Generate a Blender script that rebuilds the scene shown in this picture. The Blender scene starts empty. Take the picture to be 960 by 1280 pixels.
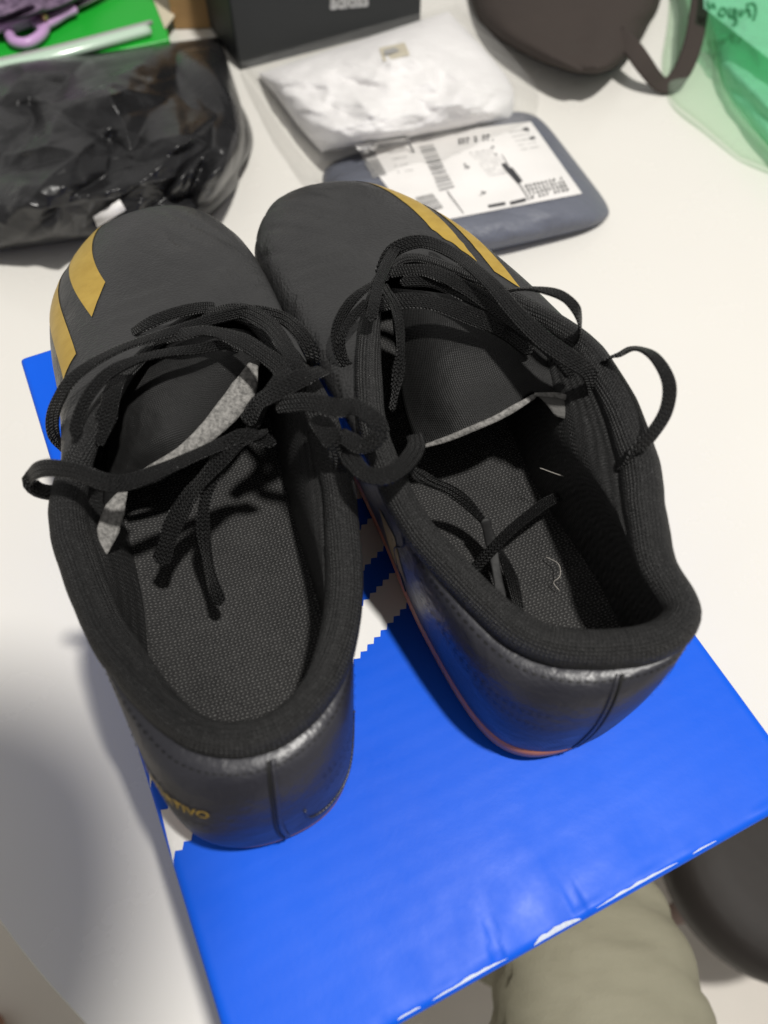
import bpy, bmesh, math, random
import numpy as np
from mathutils import Vector, Matrix, noise as mnoise
R_ = math.radians
random.seed(7); rng = np.random.default_rng(7)
scene = bpy.context.scene

# ------------------------------------------------------------------ camera
LID = 0.115                       # height of the shoe box lid above the table top (table top is z = 0)
CAMZ = 0.295 + LID
F_PX, PITCH, ROLL = 985.0, 1.00796, -0.00805
c_, s_ = math.cos(PITCH), math.sin(PITCH)
FWD = np.array([0, c_, -s_]); UP0 = np.array([0, s_, c_]); RT0 = np.array([1.0, 0, 0])
CR, SR = math.cos(ROLL), math.sin(ROLL)
RT = CR * RT0 + SR * UP0; UP = -SR * RT0 + CR * UP0
CAM = np.array([0, 0, CAMZ])
cam_d = bpy.data.cameras.new('camera'); cam = bpy.data.objects.new('camera', cam_d)
scene.collection.objects.link(cam); scene.camera = cam
M = Matrix([[RT[i], UP[i], -FWD[i], CAM[i]] for i in range(3)] + [[0, 0, 0, 1]])
cam.matrix_world = M
cam_d.sensor_fit = 'VERTICAL'; cam_d.sensor_height = 36; cam_d.sensor_width = 27
cam_d.lens = F_PX / 1280 * 36; cam_d.clip_start = 0.01; cam_d.clip_end = 100
cam_d.dof.use_dof = True; cam_d.dof.focus_distance = 0.335; cam_d.dof.aperture_fstop = 7.5

# ------------------------------------------------------------------ light
world = bpy.data.worlds.new('World'); scene.world = world; world.use_nodes = True
bg = world.node_tree.nodes['Background']
bg.inputs[0].default_value = (1.0, 0.975, 0.945, 1); bg.inputs[1].default_value = 0.35
lamp_d = bpy.data.lights.new('ceiling_lamp', 'AREA'); lamp_d.shape = 'DISK'; lamp_d.size = 0.15
lamp_d.energy = 73; lamp_d.color = (1.0, 0.97, 0.92)
lamp = bpy.data.objects.new('ceiling_lamp', lamp_d); scene.collection.objects.link(lamp)
lamp.location = (0.235 * 2.5, -0.10 * 2.5 + 0.12, LID + 2.5)
lamp.rotation_euler = (Vector((0, 0.15, LID)) - lamp.location).to_track_quat('-Z', 'Y').to_euler()
scene.view_settings.view_transform = 'Standard'; scene.view_settings.look = 'None'
scene.view_settings.exposure = 0.0; scene.view_settings.gamma = 1.0
scene.view_settings.use_curve_mapping = False

# ------------------------------------------------------------------ helpers
COL = scene.collection
def P(px, py, z):
    """point of the place seen at a photograph position, at its own real height z above the table"""
    x = (px - 480) / F_PX; y = -(py - 640) / F_PX
    d = FWD + x * RT + y * UP
    t = (z - CAMZ) / d[2]
    return CAM + d * t
def L(px, py, z): return P(px, py, z + LID)          # height measured from the lid

def crom(pts, n, closed=False):
    """Catmull-Rom through pts (k,d), n samples, roughly even in parameter"""
    pts = np.asarray(pts, float); k = len(pts)
    m = k if closed else k - 1
    t = np.linspace(0, m, n, endpoint=not closed)
    i = np.minimum(t.astype(int), m - 1); f = (t - i)[:, None]
    def g(j):
        if closed: return pts[j % k]
        lo = 2 * pts[0] - pts[1]; hi = 2 * pts[-1] - pts[-2]
        out = pts[np.clip(j, 0, k - 1)].copy()
        out[j < 0] = lo; out[j > k - 1] = hi
        return out
    a, b, c, d = g(i - 1), g(i), g(i + 1), g(i + 2)
    return 0.5 * (2 * b + (c - a) * f + (2 * a - 5 * b + 4 * c - d) * f ** 2 + (3 * b - a - 3 * c + d) * f ** 3)

def arclen(p):
    return np.concatenate([[0], np.cumsum(np.linalg.norm(np.diff(p, axis=0), axis=1))])
def even(p, n):
    s = arclen(p); t = np.linspace(0, s[-1], n)
    return np.stack([np.interp(t, s, p[:, i]) for i in range(p.shape[1])], 1)

def link(name, me, mat, parent=None, smooth=True):
    if mat is not None: me.materials.append(mat)
    o = bpy.data.objects.new(name, me); COL.objects.link(o)
    if parent is not None: o.parent = parent
    if smooth: me.polygons.foreach_set('use_smooth', [True] * len(me.polygons))
    return o
def mesh_obj(name, V, Fc, mat, parent=None, smooth=True, uv=None):
    me = bpy.data.meshes.new(name); me.from_pydata([tuple(map(float, v)) for v in V], [], [tuple(f) for f in Fc])
    if uv is not None:
        lay = me.uv_layers.new(name='UVMap'); uv = np.asarray(uv, float)
        idx = np.empty(len(me.loops), int); me.loops.foreach_get('vertex_index', idx)
        lay.data.foreach_set('uv', uv[idx].ravel())
    me.validate(); me.update()
    if parent is not None:
        me.transform(parent.matrix_basis.inverted())
    return link(name, me, mat, parent, smooth)
def grid(name, G, mat, parent=None, cu=False, cv=False, uv=None, flip=False, smooth=True):
    nu, nv = G.shape[:2]; fs = []
    for i in range(nu if cu else nu - 1):
        for j in range(nv if cv else nv - 1):
            a = i * nv + j; b = ((i + 1) % nu) * nv + j; c = ((i + 1) % nu) * nv + (j + 1) % nv; d = i * nv + (j + 1) % nv
            fs.append((a, d, c, b) if flip else (a, b, c, d))
    return mesh_obj(name, G.reshape(-1, 3), fs, mat, parent, smooth, None if uv is None else uv.reshape(-1, 2))
def thing(name, label, cat, loc=(0, 0, 0), group=None, rz=0):
    o = bpy.data.objects.new(name, None); COL.objects.link(o); o.empty_display_size = 0.02
    o.location = loc; o.rotation_euler = (0, 0, rz)
    o.matrix_basis = Matrix.Translation(Vector(loc)) @ Matrix.Rotation(rz, 4, 'Z')
    return tag(o, label, cat, group)
def tag(o, label, cat, group=None):
    o['label'] = label; o['category'] = cat
    if group: o['group'] = group
    return o
def box_geo(x0, x1, y0, y1, z0, z1):
    V = [(x, y, z) for z in (z0, z1) for y in (y0, y1) for x in (x0, x1)]
    Fc = [(0, 2, 3, 1), (4, 5, 7, 6), (0, 1, 5, 4), (2, 6, 7, 3), (0, 4, 6, 2), (1, 3, 7, 5)]
    return V, Fc
def bevel(o, w, seg=3):
    m = o.modifiers.new('bevel', 'BEVEL'); m.width = w; m.segments = seg; m.limit_method = 'ANGLE'; m.angle_limit = R_(40)
    return o
def sweep(path, w, th, normals, n_sec=12, power=2.6, wprof=None, tprof=None):
    """flat oval strap: path (n,3), normals (n,3) -> grid (n, n_sec, 3), uv"""
    n = len(path); T = np.gradient(path, axis=0); T /= np.linalg.norm(T, axis=1)[:, None] + 1e-12
    N = normals - (normals * T).sum(1)[:, None] * T; N /= np.linalg.norm(N, axis=1)[:, None] + 1e-12
    B = np.cross(T, N)
    a = np.linspace(0, 2 * np.pi, n_sec, endpoint=False)
    ca = np.sign(np.cos(a)) * np.abs(np.cos(a)) ** (2 / power); sa = np.sign(np.sin(a)) * np.abs(np.sin(a)) ** (2 / power)
    W = (np.full(n, w) if wprof is None else w * np.asarray(wprof)) / 2
    H = (np.full(n, th) if tprof is None else th * np.asarray(tprof)) / 2
    G = path[:, None] + B[:, None] * (W[:, None] * ca)[..., None] + N[:, None] * (H[:, None] * sa)[..., None]
    s = arclen(path)
    uv = np.stack([np.repeat(s[:, None], n_sec, 1), W[:, None] * ca * np.sign(sa + 1e-9)], -1)
    return G, uv
def capped(name, G, mat, parent=None, uv=None, smooth=True):
    nu, nv = G.shape[:2]; fs = []
    for i in range(nu - 1):
        for j in range(nv):
            fs.append((i * nv + j, (i + 1) * nv + j, (i + 1) * nv + (j + 1) % nv, i * nv + (j + 1) % nv))
    fs.append(tuple(range(nv))); fs.append(tuple((nu - 1) * nv + j for j in reversed(range(nv))))
    return mesh_obj(name, G.reshape(-1, 3), fs, mat, parent, smooth, None if uv is None else uv.reshape(-1, 2))
def tube(name, pts, r, mat, parent=None, n=40, sec=10, closed=False):
    p = even(crom(pts, n * 4, closed), n); N = np.tile([0.13, 0.2, 1.0], (n, 1))
    rr = np.asarray(r, float)
    prof = None if rr.ndim == 0 else np.interp(np.linspace(0, 1, n), np.linspace(0, 1, len(rr)), rr) / rr.max()
    G, uv = sweep(p, 2 * rr.max(), 2 * rr.max(), N, sec, 2.0, prof, prof)
    return capped(name, G, mat, parent, uv)
def fbm(p, o=4): return mnoise.fractal(Vector(p), 1.0, 2.0, o)
def ridged(p):
    return 1 - abs(mnoise.noise(Vector(p))) * 2

# ------------------------------------------------------------------ materials
class NT:
    def __init__(s, name, base=(.5, .5, .5), rough=.5, spec=.5, **kw):
        s.m = bpy.data.materials.new(name); s.m.use_nodes = True; s.t = s.m.node_tree
        s.b = s.t.nodes['Principled BSDF']
        s.b.inputs['Base Color'].default_value = (*base, 1); s.b.inputs['Roughness'].default_value = rough
        s.b.inputs['Specular IOR Level'].default_value = spec
        for k, v in kw.items():
            s.b.inputs[k].default_value = v
        s.bump_h = None
    def n(s, t, **kw):
        nd = s.t.nodes.new(t)
        for k, v in kw.items(): setattr(nd, k, v)
        return nd
    def lk(s, a, b): s.t.links.new(a, b)
    def coord(s, kind='Object'): return s.n('ShaderNodeTexCoord').outputs[kind]
    def mapv(s, vec, scale=(1, 1, 1), rot=(0, 0, 0)):
        nd = s.n('ShaderNodeMapping'); nd.inputs['Scale'].default_value = scale; nd.inputs['Rotation'].default_value = rot
        s.lk(vec, nd.inputs['Vector']); return nd.outputs[0]
    def noise(s, vec, scale, detail=3, rough=.55):
        nd = s.n('ShaderNodeTexNoise'); s.lk(vec, nd.inputs['Vector'])
        nd.inputs['Scale'].default_value = scale; nd.inputs['Detail'].default_value = detail; nd.inputs['Roughness'].default_value = rough
        return nd.outputs['Fac']
    def voro(s, vec, scale, feature='F1', out='Distance'):
        nd = s.n('ShaderNodeTexVoronoi', feature=feature); s.lk(vec, nd.inputs['Vector']); nd.inputs['Scale'].default_value = scale
        return nd.outputs[out]
    def math(s, op, a, b=0.0, c=None):
        nd = s.n('ShaderNodeMath', operation=op)
        for i, v in enumerate((a, b) if c is None else (a, b, c)):
            if isinstance(v, (int, float)): nd.inputs[i].default_value = v
            else: s.lk(v, nd.inputs[i])
        return nd.outputs[0]
    def sep(s, vec):
        nd = s.n('ShaderNodeSeparateXYZ'); s.lk(vec, nd.inputs[0]); return nd.outputs
    def ramp(s, fac, stops):
        nd = s.n('ShaderNodeValToRGB'); cr = nd.color_ramp
        while len(cr.elements) < len(stops): cr.elements.new(.5)
        for e, (p, c) in zip(cr.elements, stops):
            e.position = p; e.color = (*c, 1) if len(c) == 3 else c
        s.lk(fac, nd.inputs[0]); return nd.outputs[0]
    def maprange(s, v, a, b, c, d):
        nd = s.n('ShaderNodeMapRange'); s.lk(v, nd.inputs[0])
        for i, x in enumerate((a, b, c, d)): nd.inputs[i + 1].default_value = x
        return nd.outputs[0]
    def col(s, out): s.lk(out, s.b.inputs['Base Color']); return s
    def rgh(s, out): s.lk(out, s.b.inputs['Roughness']); return s
    def bump(s, h, dist, strength=1.0):
        nd = s.n('ShaderNodeBump'); nd.inputs['Distance'].default_value = dist; nd.inputs['Strength'].default_value = strength
        s.lk(h, nd.inputs['Height'])
        if s.bump_h is not None: s.lk(s.bump_h, nd.inputs['Normal'])
        s.bump_h = nd.outputs[0]; s.lk(nd.outputs[0], s.b.inputs['Normal']); return s

MAT = {}
def build_materials():
    # table: white gloss laminate
    m = NT('white_table_laminate', (.80, .765, .69), .22, .5); o = m.coord()
    m.col(m.ramp(m.noise(o, 3.5, 4), [(.3, (.76, .74, .69)), (.7, (.79, .77, .72))]))
    m.rgh(m.maprange(m.noise(o, 18, 5), .3, .7, .16, .32)); MAT['table'] = m.m
    # floor tile
    m = NT('pale_floor_tile', (.74, .69, .62), .35); o = m.coord()
    m.col(m.ramp(m.noise(o, 6, 5), [(.3, (.70, .655, .59)), (.7, (.77, .72, .65))])); MAT['floor'] = m.m
    # printed blue carton
    m = NT('blue_printed_carton', (.008, .10, .78), .38, .22); o = m.coord()
    nz = m.noise(o, 9, 5)
    m.col(m.ramp(nz, [(.3, (.002, .092, .68)), (.7, (.003, .110, .76))]))
    m.rgh(m.maprange(m.noise(o, 60, 4), .3, .7, .36, .52))
    flute = m.math('SINE', m.math('MULTIPLY', m.math('ADD', m.sep(o)[1], m.math('MULTIPLY', m.noise(o, 12, 2), .004)), 2 * math.pi / .0072))
    m.bump(flute, .000009); m.bump(m.noise(m.mapv(o, (1, 1.6, 1)), 14, 4), .00014); m.bump(m.noise(o, 420, 3), .00003)
    MAT['blue'] = m.m
    m = NT('white_print', (.80, .79, .77), .4); o = m.coord()
    m.bump(m.noise(o, 40, 4), .0003); MAT['white_print'] = m.m
    m = NT('grey_carton_board', (.42, .40, .37), .8); o = m.coord(); m.bump(m.noise(o, 300, 3), .0002); MAT['board'] = m.m
    # synthetic leather upper
    m = NT('black_synthetic_leather', (.022, .022, .0225), .42, .65); o = m.coord()
    m.col(m.ramp(m.noise(o, 30, 4), [(.3, (.022, .022, .0225)), (.7, (.031, .031, .031))]))
    m.rgh(m.maprange(m.noise(o, 45, 5), .3, .7, .30, .44))
    m.bump(m.noise(m.mapv(o, (1, .3, 1), (0, 0, .35)), 55, 5, .6), .0020)
    m.bump(m.voro(o, 750), .00022); MAT['upper'] = m.m
    m = NT('glossy_black_heel_foil', (.022, .022, .030), .45, .7); o = m.coord()
    m.rgh(m.maprange(m.noise(o, 45, 5), .3, .7, .34, .50))
    m.bump(m.noise(m.mapv(o, (1, 1, 1.8)), 34, 5, .6), .0018); m.bump(m.noise(o, 420, 3), .00012)
    ux, uy, _ = m.sep(m.coord('UV')); rib = m.math('SINE', m.math('MULTIPLY', m.math('ADD', ux, m.math('MULTIPLY', uy, .45)), 2 * math.pi / .0014))
    mask = m.math('MULTIPLY', m.maprange(uy, .012, .030, 1, 0), m.maprange(m.noise(o, 30, 2), .42, .58, 0, 1))
    m.bump(m.math('MULTIPLY', rib, mask), .00012); MAT['heel'] = m.m
    # knitted collar lining
    m = NT('black_knit_lining', (.014, .014, .0145), .58, .55); uv = m.coord('UV'); x, y, _ = m.sep(uv)
    row = m.math('SINE', m.math('MULTIPLY', x, 2 * math.pi / .0016))
    zig = m.math('MULTIPLY', m.math('PINGPONG', y, .0007), 1.2)
    st = m.math('SINE', m.math('MULTIPLY', m.math('ADD', x, zig), 2 * math.pi / .0013))
    wv = m.math('MULTIPLY', m.math('SINE', m.math('MULTIPLY', y, 2 * math.pi / .0012)), .6)
    h = m.math('ADD', st, wv)
    n1 = m.noise(m.coord(), 700, 3)
    m.bump(m.math('ADD', h, m.math('MULTIPLY', n1, 2.6)), .00020)
    m.bump(m.noise(m.coord(), 60, 4), .0014)
    hb = m.math('ADD', m.math('MULTIPLY', h, .25), m.math('MULTIPLY', n1, 1.0))
    m.col(m.ramp(hb, [(.3, (.003, .003, .0032)), (.72, (.013, .013, .013)), (.9, (.028, .028, .028)), (1.0, (.06, .06, .06))]))
    MAT['knit'] = m.m
    # insole mesh fabric
    m = NT('charcoal_insole_mesh', (.04, .04, .04), .8, .3); uv = m.coord('UV'); x, y, _ = m.sep(uv); oc = m.coord()
    x = m.math('ADD', x, m.math('MULTIPLY', m.noise(oc, 260, 2), .0011)); y = m.math('ADD', y, m.math('MULTIPLY', m.noise(m.mapv(oc, (1, 1, 1), (.6, .2, .9)), 240, 2), .0011))
    k = .00125
    yy = m.math('MULTIPLY', y, 2 * math.pi / k); 
    ph = m.math('MULTIPLY', m.math('SINE', m.math('MULTIPLY', yy, .5)), 1.3)
    sx = m.math('SINE', m.math('ADD', m.math('MULTIPLY', x, 2 * math.pi / (k * 1.25)), ph))
    h = m.math('MULTIPLY', m.math('ADD', sx, 1.0), m.math('ADD', m.math('SINE', yy), 1.0))
    n1 = m.noise(m.coord(), 900, 3)
    m.bump(m.math('ADD', h, n1), .00018); m.bump(m.noise(m.coord(), 25, 3), .0015)
    hb = m.math('ADD', m.math('MULTIPLY', h, .17), m.math('ADD', m.math('MULTIPLY', n1, .42), m.math('MULTIPLY', m.noise(oc, 70, 3), .2)))
    m.col(m.ramp(hb, [(.24, (.014, .014, .0145)), (.58, (.052, .051, .050)), (1.0, (.15, .148, .145))])); MAT['insole'] = m.m
    # lace braid
    m = NT('black_braided_lace', (.012, .012, .0125), .45, .6); uv = m.coord('UV'); x, y, _ = m.sep(uv)
    chev = m.math('SINE', m.math('MULTIPLY', m.math('ADD', x, m.math('MULTIPLY', m.math('PINGPONG', y, .00085), 1.2)), 2 * math.pi / .00155))
    ribs = m.math('SINE', m.math('MULTIPLY', y, 2 * math.pi / .00085))
    h = m.math('ADD', chev, m.math('MULTIPLY', ribs, .7)); n1 = m.noise(m.coord(), 800, 3)
    m.bump(m.math('ADD', h, m.math('MULTIPLY', n1, 2.2)), .00050)
    m.col(m.ramp(m.math('ADD', m.math('MULTIPLY', h, .22), m.math('MULTIPLY', n1, .9)), [(.3, (.003, .003, .0032)), (.72, (.007, .007, .007)), (.9, (.03, .03, .03)), (1.0, (.16, .16, .16))])); MAT['lace'] = m.m  # brightest stops paint small glints into the braid colour
    m = NT('black_satin_lace_tip', (.011, .011, .0112), .6, .35); m.bump(m.noise(m.coord(), 300, 3), .0003); MAT['tip'] = m.m
    # tongue
    m = NT('black_woven_tongue', (.008, .008, .008), .5, .35); uv = m.coord('UV'); x, y, _ = m.sep(uv)
    d = m.math('SINE', m.math('MULTIPLY', m.math('ADD', x, y), 2 * math.pi / .0016)); e = m.math('SINE', m.math('MULTIPLY', m.math('SUBTRACT', x, y), 2 * math.pi / .0016))
    m.bump(m.math('MULTIPLY', d, e), .00010); m.bump(m.noise(m.coord(), 45, 3), .0016); MAT['tongue'] = m.m
    m = NT('grey_felt', (.20, .195, .185), .95, .2); o = m.coord(); n1 = m.noise(o, 650, 4)
    m.col(m.ramp(n1, [(.3, (.11, .108, .103)), (.7, (.32, .31, .295))])); m.bump(n1, .0006); MAT['felt'] = m.m
    # gold stripe
    m = NT('matt_gold_print', (.50, .33, .055), .42, .5, Metallic=.25); o = m.coord()
    m.col(m.ramp(m.noise(o, 120, 4), [(.3, (.46, .30, .05)), (.7, (.56, .38, .075))])); m.bump(m.noise(o, 500, 3), .0001); MAT['gold'] = m.m
    m = NT('gum_rubber', (.55, .20, .09), .5); o = m.coord(); m.bump(m.noise(o, 200, 3), .0002); MAT['gum'] = m.m
    m = NT('dark_stitch', (.006, .006, .006), .6); MAT['stitch'] = m.m
    # black polythene mailer
    m = NT('black_polythene', (.013, .013, .014), .3, .4); o = m.coord()
    m.rgh(m.maprange(m.noise(o, 20, 4), .3, .7, .22, .38))
    m.bump(m.noise(o, 30, 4, .5), .0014); m.bump(m.noise(o, 160, 3), .0003); MAT['poly'] = m.m
    m = NT('slate_blue_mailer', (.135, .145, .18), .5, .4); o = m.coord()
    m.bump(m.noise(m.mapv(o, (1, 2.2, 1), (0, 0, .5)), 20, 5), .008); MAT['slate'] = m.m
    m = NT('label_paper', (.82, .80, .78), .5); o = m.coord(); m.bump(m.noise(o, 18, 3), .002); MAT['paper'] = m.m
    m = NT('label_ink', (.05, .05, .055), .6); MAT['ink'] = m.m
    m = NT('faint_label_ink', (.36, .355, .35), .6); MAT['ink2'] = m.m
    m = NT('black_card', (.018, .020, .021), .55); o = m.coord(); m.bump(m.noise(o, 260, 3), .0002); MAT['card'] = m.m
    m = NT('silver_glitter', (.62, .62, .62), .35, .6, Metallic=.5); o = m.coord(); m.bump(m.voro(o, 700), .002); MAT['silver'] = m.m
    m = NT('white_tissue', (.86, .845, .85), .85, .2); o = m.coord()
    m.bump(m.noise(o, 26, 4, .5), .0016); MAT['tissue'] = m.m
    m = NT('brown_fabric', (.052, .042, .037), .85, .2); o = m.coord()
    m.bump(m.noise(o, 900, 3), .0004); m.bump(m.noise(o, 20, 3), .004); MAT['brown'] = m.m
    m = NT('green_card', (.015, .42, .035), .4); o = m.coord(); m.bump(m.noise(o, 20, 3), .001); MAT['green'] = m.m
    m = NT('pink_plastic', (.60, .36, .66), .35); MAT['pink'] = m.m
    m = NT('brass_rivet', (.7, .5, .25), .3, Metallic=.9); MAT['brass'] = m.m
    m = NT('steel', (.6, .6, .6), .25, Metallic=1.0); MAT['steel'] = m.m
    m = NT('purple_cloth', (.16, .10, .18), .8); o = m.coord()
    m.col(m.ramp(m.noise(o, 90, 5), [(.35, (.07, .045, .085)), (.65, (.27, .19, .29))])); m.bump(m.noise(o, 60, 5), .006); MAT['purple'] = m.m
    m = NT('cream_paper', (.62, .56, .42), .7); o = m.coord(); m.bump(m.noise(o, 60, 3), .002); MAT['cream'] = m.m
    m = NT('kraft_cardboard', (.36, .21, .085), .75); o = m.coord(); m.bump(m.noise(m.mapv(o, (1, 1, 6)), 60, 3), .0006); MAT['kraft'] = m.m
    m = NT('khaki_cotton', (.235, .215, .14), .85, .2); o = m.coord()
    m.col(m.ramp(m.noise(o, 9, 4), [(.3, (.255, .243, .178)), (.7, (.305, .29, .217))])); m.bump(m.noise(m.mapv(o, (1, 2.5, 1), (0, 0, -.4)), 9, 3), .006); m.bump(m.noise(o, 700, 2), .0003); MAT['khaki'] = m.m
    m = NT('dark_shirt', (.06, .06, .065), .85, .2); MAT['shirt'] = m.m
    m = NT('skin', (.32, .17, .11), .55); MAT['skin'] = m.m
    m = NT('hair', (.012, .01, .009), .5); MAT['hair'] = m.m
    m = NT('dark_vinyl', (.018, .014, .012), .65); o = m.coord(); m.bump(m.noise(o, 25, 3), .001); MAT['vinyl'] = m.m
    m = NT('reddish_wood', (.13, .055, .04), .5); o = m.coord()
    m.col(m.ramp(m.noise(m.mapv(o, (1, 1, .15)), 40, 5), [(.3, (.09, .038, .028)), (.7, (.16, .07, .05))])); MAT['wood'] = m.m
    m = NT('lint', (.35, .33, .30), .8); MAT['lint'] = m.m
    m = NT('pale_painted_glint', (.62, .68, .80), .25, .7); m.bump(m.noise(m.coord(), 300, 3), .0004); MAT['glint'] = m.m  # pale colour for the highlight painted on the lid's front edge
    m = NT('green_ink', (.03, .22, .09), .6); MAT['greenink'] = m.m
    m = NT('milky_clear_plastic', (.55, .72, .58), .12, .8); MAT['spine'] = m.m
    # clear film / green film
    def film(name, tint, alpha, rough, base):
        m = NT(name); t = m.t; t.nodes.remove(m.b)
        out = [n for n in t.nodes if n.type == 'OUTPUT_MATERIAL'][0]
        tr = m.n('ShaderNodeBsdfTransparent'); tr.inputs[0].default_value = (*tint, 1)
        pr = m.n('ShaderNodeBsdfPrincipled'); pr.inputs['Base Color'].default_value = (*base, 1); pr.inputs['Roughness'].default_value = rough
        pr.inputs['Specular IOR Level'].default_value = .9
        mx = m.n('ShaderNodeMixShader'); o = m.coord(); bp = m.n('ShaderNodeBump'); bp.inputs['Distance'].default_value = .006
        m.lk(m.noise(o, 28, 5), bp.inputs['Height']); m.lk(bp.outputs[0], pr.inputs['Normal'])
        lw = m.n('ShaderNodeLayerWeight'); lw.inputs[0].default_value = .35
        m.lk(m.maprange(lw.outputs['Facing'], 0, 1, alpha, min(1, alpha + .16)), mx.inputs[0])
        m.lk(tr.outputs[0], mx.inputs[1]); m.lk(pr.outputs[0], mx.inputs[2]); m.lk(mx.outputs[0], out.inputs[0])
        return m.m
    MAT['film'] = film('clear_film', (.985, .985, .98), .08, .13, (.8, .79, .77))
    MAT['greenfilm'] = film('mint_green_film', (.50, .90, .65), .50, .3, (.28, .76, .48))
    MAT['palefilm'] = film('pale_green_clear_film', (.86, .95, .86), .16, .15, (.55, .70, .55))
build_materials()

# ------------------------------------------------------------------ setting: floor and table
o = grid('floor', np.array([[(x, y, -.72) for y in (-4, 5)] for x in (-4, 4)], float), MAT['floor'], smooth=False); o['kind'] = 'structure'
YAW = 0.433325; U = np.array([math.cos(YAW), math.sin(YAW), 0]); Vv = np.array([-math.sin(YAW), math.cos(YAW), 0])
def BX(u, v, z): return U * u + Vv * v + np.array([0, 0, z])
def build_table():
    t = thing('table', 'white glossy table under the shoe box and parcels', 'table', tuple(BX(.3, .6, -.72)))
    out = [(-.035, -.004), (-.065, 0.0), (-.085, .006), (-.102, .018), (-.1135, .034), (-.125, .056), (-.136, .078), (-.1484, .1068), (-.168, .16), (-.186, .22), (-.205, .31), (-.215, .42),
           (-.22, .6), (-.22, 1.05), (-.19, 1.16), (-.1, 1.22), (.6, 1.25), (1.1, 1.22), (1.18, 1.1), (1.2, .6), (1.18, .1), (1.1, .006), (1.0, -.004)]
    c = crom(out[:13], 60); c = [tuple(p) for p in c] + out[13:]
    n = len(c); V = []; rows = [(0, .0), (-.0012, .0008), (-.004, .0012), (-.022, .0012), (-.025, 0.0)]
    cx, cy = .4, .6
    ins = [.0012, .0003, 0, 0, .002]
    for (z, _), i_ in zip(rows, ins):
        for (a, b) in c:
            d = math.hypot(a - cx, b - cy); k = 1 - i_ / d
            V.append(BX(cx + (a - cx) * k, cy + (b - cy) * k, z))
    fs = [tuple(reversed(range(n)))]
    for r in range(4):
        for j in range(n): fs.append((r * n + j, r * n + (j + 1) % n, (r + 1) * n + (j + 1) % n, (r + 1) * n + j))
    fs.append(tuple(4 * n + j for j in range(n)))
    ob = mesh_obj('table_top', V, fs, MAT['table'], t, smooth=False)
    bm = bmesh.new(); bm.from_mesh(ob.data); bmesh.ops.recalc_face_normals(bm, faces=bm.faces); bm.to_mesh(ob.data); bm.free()
    for (u, v, du, dv) in ((-.06, .11, -.06, -.05), (1.05, .1, .05, -.05), (-.08, 1.08, -.05, .05), (1.05, 1.08, .05, .05)):
        tube('leg', [BX(u, v, -.025), BX(u + du * .5, v + dv * .5, -.37), BX(u + du, v + dv, -.718)], [.028, .022, .016], MAT['wood'], t, 14, 12)
build_table()

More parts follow.
